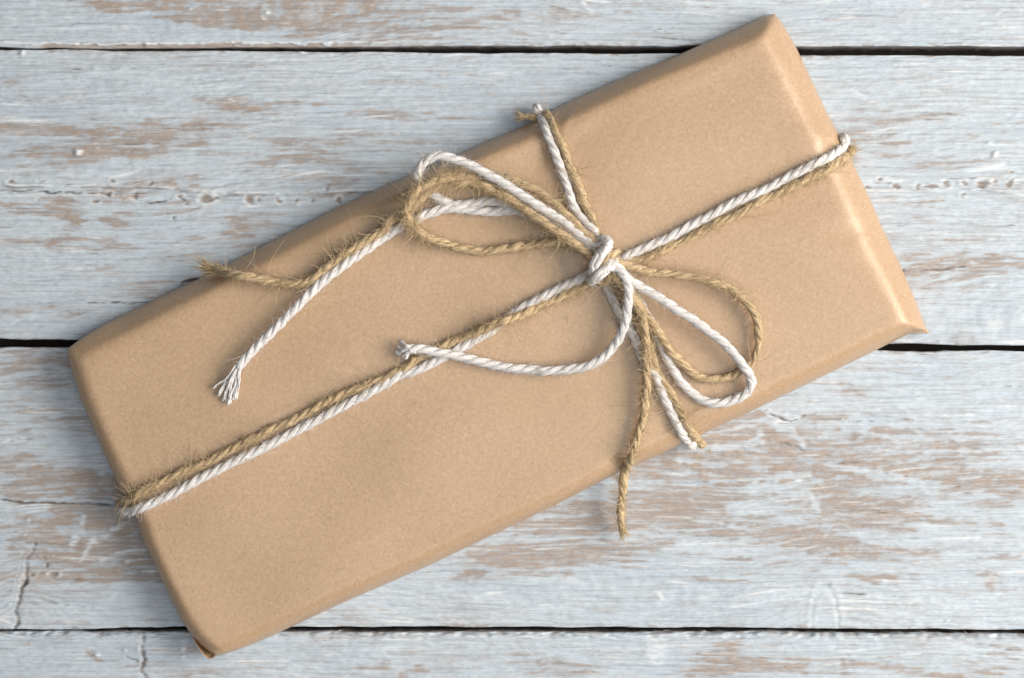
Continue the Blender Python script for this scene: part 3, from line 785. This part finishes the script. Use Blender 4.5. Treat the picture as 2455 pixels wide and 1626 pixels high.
def rope_into(B, c, R, nply=3, pitch=105.0, sides=14, lobes=5, lamp=0.07, taper=(1, 1), rjit=0.0, wander=0.0, phase=None):
    cm = to_m(c)
    if wander:
        rr = np.random.default_rng(int(abs(c[0, 0] * 7 + c[0, 1])) % 9999)
        for k in range(2):
            w = smooth(rr.standard_normal(len(c)), 6); cm[:, k] += wander * S * w * 2.0
    t, n, b = frames(cm)
    s = np.concatenate([[0], np.cumsum(np.linalg.norm(np.diff(cm, axis=0), axis=1))]) / S
    tp = np.ones(len(s))
    L = s[-1]
    if taper[0] != 1: tp *= taper[0] + (1 - taper[0]) * sst(s, 0, 40)
    if taper[1] != 1: tp *= taper[1] + (1 - taper[1]) * sst(L - s, 0, 40)
    rp = R * 0.61; off = R - rp
    rr = np.random.default_rng(int(abs(c[-1, 0] * 3 + c[-1, 1] * 11)) % 99999)
    ph0 = rr.uniform(0, 6.28) if phase is None else phase
    tw = smooth(rr.standard_normal(len(s)), 20) * 0.5
    for k in range(nply):
        ph = ph0 + 2 * math.pi * k / nply - 2 * math.pi * s / pitch + tw
        jit = 1 + rjit * 3 * smooth(rr.standard_normal(len(s)), 7)
        dn = np.cos(ph)[:, None] * n + np.sin(ph)[:, None] * b
        pc = cm + dn * (off * tp)[:, None] * S
        pt, pn, pb = frames(pc)
        rad = rp * tp * jit * S
        G = tube_grid(pc, pn, pb, rad, sides, lobes, lamp, 2 * math.pi / (pitch * 0.55), s)
        th = np.linspace(0, 2 * math.pi, sides, endpoint=False)[None, :] + (2 * math.pi / (pitch * .55) / max(lobes, 1)) * s[:, None]
        F = np.stack([np.cos(th) + 5 * k, np.sin(th), np.repeat(s[:, None] / 60.0, sides, 1)], -1)
        B.add(G, F)
    return cm, t, n, b, s

def hair_into(B, p0, d0, length, rad, curl, seed, segs=7, droop=0.0, floor=None):
    """one loose fibre: thin tapering bent tube; p0, d0 in metres"""
    r = np.random.default_rng(seed)
    d = d0 / np.linalg.norm(d0)
    ax = r.standard_normal(3); ax -= d * (ax @ d); ax /= np.linalg.norm(ax)
    bend = r.normal(0, curl)
    pts = [p0.copy()]; st = length / segs
    for i in range(segs):
        d = d + ax * bend / segs + r.standard_normal(3) * 0.22 * curl / segs + np.array([0, 0, -droop / segs])
        d /= np.linalg.norm(d)
        q = pts[-1] + d * st * S
        pts.append(q)
    c = np.array(pts)
    if floor is not None:
        c[:, 2] = np.maximum(c[:, 2], floor)
    t, n, b = frames(c)
    rd = rad * S * np.linspace(1, 0.45, len(c))
    G = tube_grid(c, n, b, rd, 3)
    F = np.zeros(G.shape); F[..., 0] = r.uniform(0, 9); F[..., 2] = np.linspace(0, length / 60, len(c))[:, None]
    B.add(G, F, cap=False)

def fibre_material(name, ca, cb, cc_, rough, sheen, gap):
    m, nt, bs = mat_new(name)
    at = nt.nodes.new('ShaderNodeAttribute'); at.attribute_name = 'fibre'
    n1 = obj_noise(nt, 3.2, (1, 1, 1.2), 3, 0.6, at.outputs['Vector'])
    n2 = obj_noise(nt, 1.0, (1, 1, 2.0), 2, 0.6, at.outputs['Vector'])
    c = mixc(nt, ramp(nt, n1, 0.3, 0.7), ca, cb)
    c = mixc(nt, math_(nt, 'MULTIPLY', ramp(nt, n2, 0.45, 0.75), 0.6), c, cc_)
    nt.links.new(c, bs.inputs['Base Color'])
    bs.inputs['Roughness'].default_value = rough
    bs.inputs['Specular IOR Level'].default_value = 0.25
    bs.inputs['Sheen Weight'].default_value = sheen
    bs.inputs['Sheen Roughness'].default_value = 0.5
    b = nt.nodes.new('ShaderNodeBump'); b.inputs['Strength'].default_value = 0.55; b.inputs['Distance'].default_value = gap * S
    nt.links.new(n1, b.inputs['Height']); nt.links.new(b.outputs[0], bs.inputs['Normal'])
    return m
M_COTTON = fibre_material('white_cotton', (0.61, 0.575, 0.55), (0.84, 0.80, 0.77), (0.74, 0.695, 0.67), 0.85, 0.25, 2.2)
M_JUTE = fibre_material('tan_jute', (0.28, 0.19, 0.095), (0.74, 0.545, 0.325), (0.53, 0.375, 0.205), 0.6, 0.2, 2.4)

M_HAIR = fibre_material('pale_jute_fibre', (0.54, 0.40, 0.22), (0.76, 0.60, 0.38), (0.64, 0.48, 0.28), 0.6, 0.1, 0.5)

cord = empty('cotton_cord')
tag(cord, 'smooth white cotton cord tied in a bow on the brown parcel', 'cord')
twine = empty('jute_twine')
tag(twine, 'hairy tan jute twine tied in a bow beside the white cord on the parcel', 'twine')
RW, RJ = 11.3, 10.3
W, J = RW, RJ          # heights of a cord lying flat

cotton, jute = [], []          # (part name, path)
# --- bands round the parcel
wl = [(1425,650,30)] + R1([(2130,210,18),(1900,320,W),(1650,440,W),(1400,580,W),(1200,690,W-2),(1050,800,W-3),(900,925,W-2),(750,1010,W),(550,1120,W),(420,1190,W),(250,1275,W),(0,1400,W)]) + \
     R2([(2200,480,W)][:0] + [(1900,620,W),(1500,840,W),(1100,1050,W),(800,1210,W),(500,1360,W),(200,1520,W)]) + Z6([(1700,440,W),(1000,800,W),(700,945,W),(480,1035,W-1),(370,1045,W-6)]) + [(295,1220,-14),(293,1216,-48)]
wr = [(1462,640,26)] + R3([(60,1290,18),(400,1100,W),(900,890,W),(1400,630,W),(1900,365,W),(2352,130,W)]) + R4([(600,1090,W),(1100,820,W),(1600,570,W),(1900,420,W),(2080,290,W-2),(2165,190,W-8)]) + [(2025,334,24),(2021,330,0)]
wu = [(1430,600,34)] + Z5([(880,1330,30),(790,1230,22),(710,1130,W),(650,970,W),(580,760,W),(510,570,W),(450,410,W),(395,280,W),(360,200,W-4)]) + [(1288,260,24),(1287,258,2)]
wd = [(1448,660,26)] + Z2([(610,620,W),(690,790,W),(760,930,W),(850,1060,W),(905,1190,W),(970,1340,W)]) + Z3([(690,300,W),(740,430,W),(810,580,W),(880,720,W),(930,800,W-2)]) + [(1659,1066,24),(1662,1070,0)]
jl = [(1430,660,14)] + R1([(2100,335,J),(1900,430,J),(1650,550,J),(1450,640,J+3),(1250,725,J+12),(1110,780,J+19),(960,830,J+17),(800,890,J+8),(600,985,J),(300,1110,J),(100,1215,J),(0,1265,J)]) + \
     R2([(2000,510,J),(1700,660,J),(1400,770,J),(1100,900,J),(800,1060,J),(500,1200,J),(200,1340,J)]) + Z6([(1800,200,J),(1400,390,J),(1000,560,J),(700,710,J),(480,830,J-2),(350,890,J-6)]) + [(293,1208,-14),(291,1210,-48)]
jr = [(1480,640,12)] + R3([(300,1320,J),(700,1180,J),(1100,975,J),(1500,780,J),(1900,590,J),(2300,405,J)]) + R4([(500,1310,J),(900,1120,J),(1200,980,J),(1500,840,J),(1800,690,J),(2080,500,J-2),(2200,400,J-8)]) + [(2040,362,22),(2039,358,0)]
ju = [(1448,600,24)] + Z5([(890,1290,22),(850,1200,J+4),(800,1090,J),(745,940,J),(690,780,J),(630,620,J),(560,450,J),(500,330,J-2),(455,250,J-8)]) + [(1312,276,20),(1310,274,0)]
jd = [(1455,655,20)] + Z2([(640,560,J+2),(700,650,J),(770,770,J),(850,910,J),(930,1050,J),(1010,1180,J)]) + Z3([(690,240,J),(760,370,J),(840,500,J),(910,620,J),(970,730,J),(1010,790,J-4)]) + [(1682,1060,22),(1684,1064,0)]
cotton += [('wrapped_band', wl), ('wrapped_band', wr), ('wrapped_band', wu), ('wrapped_band', wd)]
jute += [('wrapped_band', jl), ('wrapped_band', jr), ('wrapped_band', ju), ('wrapped_band', jd)]
# --- left bow
c_loop_l = [(1440,590,52)] + Z1([(2060,1010,58),(1900,890,60),(1740,770,62),(1590,680,64),(1450,590,66),(1300,490,68),(1150,395,68),(1000,315,70),(850,240,72),(700,190,74),(580,170,72),(480,210,66),(415,290,58),(400,360,48),(430,420,36),(480,470,24),(550,540,17),(640,600,15),(760,635,W+2),(900,620,W+1),(1080,600,W+2),(1230,620,22),(1400,660,30),(1600,740,38),(1800,850,44),(1950,960,48)]) + [(1428,604,50)]
c_tail_l = [(1430,612,40)] + Z1([(1930,990,34),(1700,850,26),(1500,740,18),(1300,685,14),(1120,700,W),(950,690,W),(800,655,W+10)][:6] + [(680,665,W+4),(500,715,W+2),(350,785,W+2),(150,890,W+3),(0,990,W+5)]) + \
     Z4([(1350,320,W+9),(1200,430,W+12),(1050,545,W+14),(900,690,W+16),(750,840,W+17),(600,990,W+17),(480,1110,W+15),(410,1200,W+13)])
j_loop_l = [(1438,604,44)] + Z1([(2060,985,50),(1920,850,50),(1760,690,46),(1600,555,42),(1450,460,38),(1300,405,34),(1150,385,30),(1000,385,34),(850,375,44),(700,380,54),(560,405,62),(420,480,64),(330,580,62),(290,690,58),(310,780,50),(390,870,34),(540,955,22),(720,1025,16),(920,1065,J+2),(1120,1055,J+2),(1320,1035,J+2),(1520,1005,J+3),(1720,995,18),(1900,1030,26)]) + [(1424,618,34)]
j_tail_l = [(1425,614,56)] + Z1([(1960,1060,56),(1800,950,58),(1600,810,58),(1400,680,58),(1220,560,56),(1050,475,52),(900,430,48),(750,425,44),(600,450,42),(470,520,40),(370,620,38),(250,720,36),(100,810,32)]) + \
     Z4([(1530,140,28),(1400,235,26),(1250,330,26),(1110,425,26),(990,510,24),(860,565,22),(700,560,22),(550,530,26),(430,505,32),(330,478,38),(255,462,40),(205,450,42),(160,438,42)])
cotton += [('bow_loop', c_loop_l), ('cord_tail', c_tail_l)]
jute += [('bow_loop', j_loop_l), ('twine_tail', j_tail_l)]
# --- right bow
c_loop_r = [(1462,618,46)] + Z2([(720,470,52),(830,560,44),(930,620,42),(1050,690,42),(1200,790,40),(1400,920,38),(1550,1025,36),(1700,1140,34),(1820,1270,36),(1910,1390,36)]) + \
     Z3([(1395,300,32),(1415,370,26),(1375,450,20),(1280,500,W+4),(1170,522,W+2),(1050,500,W+1),(950,430,W),(870,345,W),(820,260,W),(780,190,W)]) + Z2([(1080,1050,W),(1000,920,W+2),(920,770,W+6),(840,640,22),(740,540,30)]) + [(1465,640,36)]
c_tail_r = [(1462,620,60)] + Z2([(650,410,66),(720,450,68),(780,530,66),(812,640,64),(812,760,58),(792,900,52),(750,1040,44),(680,1170,36),(560,1290,30),(400,1370,26),(200,1400,22),(0,1410,20)]) + \
     R1([(1500,1400,W+4),(1200,1380,W+4),(900,1320,W+4),(600,1245,W+8),(300,1180,W+15),(0,1130,W+20)]) + R2([(1990,303,W+20)])
j_loop_r = [(1452,622,44)] + Z2([(680,360,50),(800,420,44),(1000,470,40),(1200,500,38),(1400,522,36),(1600,572,34),(1780,645,32),(1900,745,30),(1990,870,28),(2035,1000,26),(2040,1130,24),(2000,1270,20),(1930,1370,14),(1840,1430,J),(1700,1480,J+1),(1550,1480,J+3),(1400,1420,J+6),(1280,1310,J+10),(1150,1140,J+16),(1050,980,J+18),(960,860,J+20),(870,720,38),(780,600,42)]) + [(1468,648,44)]
j_tail_r = [(1466,640,48)] + Z2([(700,540,52),(780,640,50),(860,740,46),(925,860,42),(960,1000,40),(975,1150,38),(978,1300,36)]) + Z3([(632,150,34),(632,280,32),(625,400,30),(612,540,26),(585,680,24),(545,830,24),(500,950,30),(462,1070,34),(447,1200,32),(441,1320,28),(440,1420,22),(452,1490,18)])
cotton += [('bow_loop', c_loop_r), ('cord_tail', c_tail_r)]
jute += [('bow_loop', j_loop_r), ('twine_tail', j_tail_r)]
# --- knot
c_knot1 = Z7([(560,330,48),(680,330,62),(790,390,72),(750,500,80),(640,630,84),(520,790,82),(430,940,76),(400,1060,62),(440,1150,46)])
c_knot2 = Z7([(900,820,50),(880,900,66),(790,990,74),(660,1090,78),(520,1200,76),(420,1270,64),(370,1310,44),(380,1300,22)])
j_knot = Z7([(980,640,44),(900,640,60),(800,700,68),(700,810,70),(610,930,64),(560,1030,50)])
j_knot2 = Z7([(420,860,34),(400,980,36),(430,1150,34),(560,1330,34),(720,1320,40),(840,1180,44)])
cotton += [('knot', c_knot1), ('knot', c_knot2)]
jute += [('knot', j_knot), ('knot', j_knot2)]

OBJ = {}
hairs_src = []
for name, pts in cotton:
    c = path3d(pts) if pts is not c_loop_l else path3d([(x, y, ZT + 2 + (h if h < 50 else 50 + (h - 50) * .5)) for x, y, h in pts], absolute=True)
    if name == 'knot': c = np.stack([smooth(c[:, k], 5) for k in range(3)], 1)
    B = Builder()
    info = rope_into(B, c, RW * (1.12 if name == 'knot' else 1), 3, 300 if name == 'knot' else 90, 16, 5, 0.07 if name == 'knot' else 0.10, rjit=0.0 if name == 'knot' else 0.07, wander=0.0 if name == 'knot' else 0.5)
    o = B.make(name, M_COTTON, cord)
    OBJ.setdefault('c_' + name, []).append((o, c, info))
for name, pts in jute:
    c = path3d(pts)
    B = Builder()
    tp = (1, 0.75) if name == 'twine_tail' else (1, 1)
    info = rope_into(B, c, RJ, 3, 92, 14, 6, 0.11, taper=tp, rjit=0.24, wander=1.6)
    o = B.make(name, M_JUTE, twine)
    OBJ.setdefault('j_' + name, []).append((o, c, info))

# stub of twine showing under the top edge
B = Builder()
c = path3d([(1290,284,38),(1272,281,36),(1256,280,34),(1245,279,33)], absolute=True)
rope_into(B, c, RJ * .85, 3, 92, 12, 6, .11, taper=(1, .6), rjit=.1)
B.make('twine_stub', M_JUTE, twine)

# --- frayed ends
def fray(parent, mat, c, R, n, len_lo, len_hi, spread, rad, seed, name, z_floor=None, fan=None):
    r = np.random.default_rng(seed)
    cm = to_m(c); d = cm[-1] - cm[-4]; d /= np.linalg.norm(d)
    side = np.cross(d, [0, 0, 1.0]); side /= np.linalg.norm(side)
    upv = np.cross(side, d)
    for k in range(n):
        a = r.uniform(0, 6.28); q = math.sqrt(r.uniform(0.05, 1)) * R * .8
        p = cm[-1] + (side * math.cos(a) + upv * math.sin(a)) * q * S - d * 6 * S
        f = (k / (n - 1) - .5) * 2 if fan is None else fan[k]
        dd = d + side * f * spread + upv * r.normal(-.02, .10)
        L = r.uniform(len_lo, len_hi)
        c2 = [p]
        dv = dd / np.linalg.norm(dd); bend = side * r.normal(0, .25) - side * f * .35
        for i in range(9):
            dv = dv + bend / 9 + r.standard_normal(3) * .04; dv /= np.linalg.norm(dv)
            c2.append(c2[-1] + dv * L / 9 * S)
        c2 = np.array(c2)
        if z_floor is not None: c2[:, 2] = np.maximum(c2[:, 2], z_floor * S)
        t, n_, b_ = frames(c2)
        s = np.linspace(0, L, len(c2))
        B = Builder()
        rd = rad * S * r.uniform(.8, 1.15) * np.concatenate([np.ones(7), [1.02, .95, .6]])
        G = tube_grid(c2, n_, b_, rd, 9, 3, .12, .2, s)
        th = np.linspace(0, 6.283, 9, endpoint=False)[None, :] + s[:, None] * .08
        B.add(G, np.stack([np.cos(th) + k, np.sin(th), np.repeat(s[:, None] / 60, 9, 1)], -1))
        B.make(name, mat, parent)
def yarns(c, ends, rad, seed, R):
    r = np.random.default_rng(seed)
    d = c[-1] - c[-5]; d /= np.linalg.norm(d)
    side = np.array([-d[1], d[0], 0.0])
    for k, (ex, ey, ez) in enumerate(ends):
        f = (k / (len(ends) - 1) - .5) * 2
        p0 = c[-1] - d * 16 + side * f * R * .62 + np.array([0, 0, r.uniform(-.5, .5) * R])
        p1 = c[-1] + d * 4 + side * f * R * .75 + np.array([0, 0, r.uniform(-.6, .6) * R])
        e = np.array([ex, ey, 0.0]); e[2] = surf(ex, ey)[0] + ez
        p2 = p1 * .55 + e * .45 + side * r.normal(0, 4.5) + np.array([0, 0, r.normal(2, 3)])
        p3 = p1 * .2 + e * .8 + side * r.normal(0, 2.5)
        cc = spline([p0, p1, p2, p3, e], 3.0)
        cm = to_m(cc); t, n_, b_ = frames(cm)
        s = np.concatenate([[0], np.cumsum(np.linalg.norm(np.diff(cm, axis=0), axis=1))]) / S
        rd = rad * S * r.uniform(.8, 1.2) * (1 + .12 * np.sin(s * .35 + k)) * np.clip((s[-1] - s) / 4 + .45, 0, 1)
        B = Builder(); G = tube_grid(cm, n_, b_, rd, 10, 3, .14, .22, s)
        th = np.linspace(0, 6.283, 10, endpoint=False)[None, :] + s[:, None] * .08
        B.add(G, np.stack([np.cos(th) + k, np.sin(th), np.repeat(s[:, None] / 60, 10, 1)], -1))
        B.make('frayed_yarn', M_COTTON, cord)
yarns(OBJ['c_cord_tail'][0][1], [(571,938,10),(569,949,6),(567,958,8),(563,955,14),(562,962,7),(557,960,12),(553,968,8),(550,958,16),(547,971,10),(542,965,6),(537,958,10),(533,962,6),(521,950,7),(524,944,12),(509,933,9)], 2.7, 5, RW)
yarns(OBJ['c_cord_tail'][1][1], [(966,857,12),(960,853,16),(953,848,12),(947,842,18),(949,835,14),(951,827,20),(955,816,16)], 4.0, 9, RW)

# --- loose fibres of the jute and lint of the cotton
B = Builder(); seed = 100
rr = np.random.default_rng(21)
fuzzy = {0: 0.55, 1: 0.5, 2: 0.35, 3: 0.3}
for key in ('j_wrapped_band', 'j_bow_loop', 'j_twine_tail', 'j_knot'):
    for idx, (o, c, (cm, t, n, b, s)) in enumerate(OBJ[key]):
        L = s[-1]
        per_px = {'j_wrapped_band': (3.2, 2.6, 1.6, 1.6)[idx % 4], 'j_bow_loop': (2.6, 1.3)[idx % 2], 'j_twine_tail': (2.2, 1.5)[idx % 2], 'j_knot': 2.0}[key]
        clump = smooth(rr.standard_normal(len(cm)), 9); clump = np.clip(.55 + 1.5 * clump, 0.2, 1)
        for _ in range(int(L * per_px)):
            i = rr.integers(2, len(cm) - 2); a = rr.uniform(0, 6.28)
            if key == 'j_bow_loop' and idx == 0 and rr.uniform() < .5:     # the tip of the left loop is hairiest
                i = rr.integers(int(len(cm) * .30), int(len(cm) * .62))
            rad_d = math.cos(a) * n[i] + math.sin(a) * b[i]
            if rr.uniform() > clump[i]: continue
            flat = rr.uniform() < .90
            along = rr.choice((-1, 1)) * rr.uniform(.6, 2.2)
            d = rad_d * (rr.uniform(.0, .28) if flat else rr.uniform(.2, .9)) + along * t[i] + .5 * rr.standard_normal() * np.cross(t[i], rad_d)
            ln = (rr.gamma(2.2, 9.0) + 8) * (1 if flat else .62)
            hair_into(B, cm[i] + rad_d * RJ * .88 * S, d, ln, rr.uniform(.42, .85), 2.6 if flat else 2.1, seed, 7, droop=.25, floor=2 * S); seed += 1
        for _ in range(int(L * .05) + 1):                                    # long stray hairs
            i = rr.integers(2, len(cm) - 2); a = rr.uniform(0, 6.28)
            rad_d = math.cos(a) * n[i] + math.sin(a) * b[i]
            d = rad_d * rr.uniform(.5, 1.2) + rr.choice((-1, 1)) * rr.uniform(.2, 1.2) * t[i]
            hair_into(B, cm[i] + rad_d * RJ * .85 * S, d, rr.uniform(45, 110), rr.uniform(.5, .8), 2.6, seed, 12, droop=.5, floor=2 * S); seed += 1
for key in ('j_bow_loop', 'j_twine_tail'):
    o, c, (cm, t, n, b, s) = OBJ[key][0]
    for _ in range(420):
        i = rr.integers(2, len(cm) - 2)
        if not (965 < c[i, 0] < 1130 and 425 < c[i, 1] < 520): continue
        a = rr.uniform(0, 6.28); rad_d = math.cos(a) * n[i] + math.sin(a) * b[i]
        d = rad_d * rr.uniform(.1, .7) + rr.choice((-1, 1)) * rr.uniform(.6, 1.8) * t[i] + .6 * rr.standard_normal() * np.cross(t[i], rad_d)
        hair_into(B, cm[i] + rad_d * RJ * .9 * S, d, rr.uniform(22, 62), rr.uniform(.42, .8), 2.8, seed, 9, droop=.3, floor=2 * S); seed += 1
tag(B.make('loose_fibres', M_HAIR, twine), kind='stuff')

def tuft(c, R, n, lo, hi, spread, rad, seed0, name, back=8, droop=0.2):
    B = Builder(); cm = to_m(c); d = cm[-1] - cm[-4]; d /= np.linalg.norm(d)
    r = np.random.default_rng(seed0)
    t, n_, b_ = frames(cm)
    for k in range(n):
        a = r.uniform(0, 6.28); q = math.sqrt(r.uniform(0, 1)) * R
        rd = math.cos(a) * n_[-1] + math.sin(a) * b_[-1]
        p = cm[-1] + rd * q * S - d * r.uniform(0, back) * S
        hair_into(B, p, d + rd * (q / R) * spread + r.standard_normal(3) * .12, r.uniform(lo, hi), r.uniform(rad * .7, rad * 1.2), .9, seed0 * 1000 + k, 8, droop)
    return tag(B.make(name, M_HAIR, twine), kind='stuff')
tuft(OBJ['j_twine_tail'][0][1], RJ * 1.2, 120, 12, 34, .45, 1.0, 31, 'frayed_end', 46)
tuft(OBJ['j_twine_tail'][0][1], RJ * .9, 16, 40, 70, .5, .8, 34, 'frayed_end', 20)
tuft(OBJ['j_twine_tail'][1][1], RJ * .7, 70, 14, 34, .15, 1.0, 32, 'frayed_end', 22)
tuft(path3d([(1290,284,38),(1272,281,36),(1256,280,34),(1246,279,33)], absolute=True), RJ * .8, 60, 8, 22, .5, .9, 33, 'frayed_end', 14)

B = Builder(); rr = np.random.default_rng(5)
for key in ('c_wrapped_band', 'c_bow_loop', 'c_cord_tail', 'c_knot'):
    for o, c, (cm, t, n, b, s) in OBJ[key]:
        for _ in range(int(s[-1] * 1.1)):
            i = rr.integers(2, len(cm) - 2); a = rr.uniform(0, 6.28)
            rad_d = math.cos(a) * n[i] + math.sin(a) * b[i]
            d = rad_d * rr.uniform(.3, .9) + rr.choice((-1, 1)) * rr.uniform(.3, 1.5) * t[i]
            hair_into(B, cm[i] + rad_d * RW * .9 * S, d, rr.gamma(2.2, 4.2) + 3, rr.uniform(.32, .5), 1.8, seed, 4, floor=2 * S); seed += 1
tag(B.make('lint', M_COTTON, cord), kind='stuff')
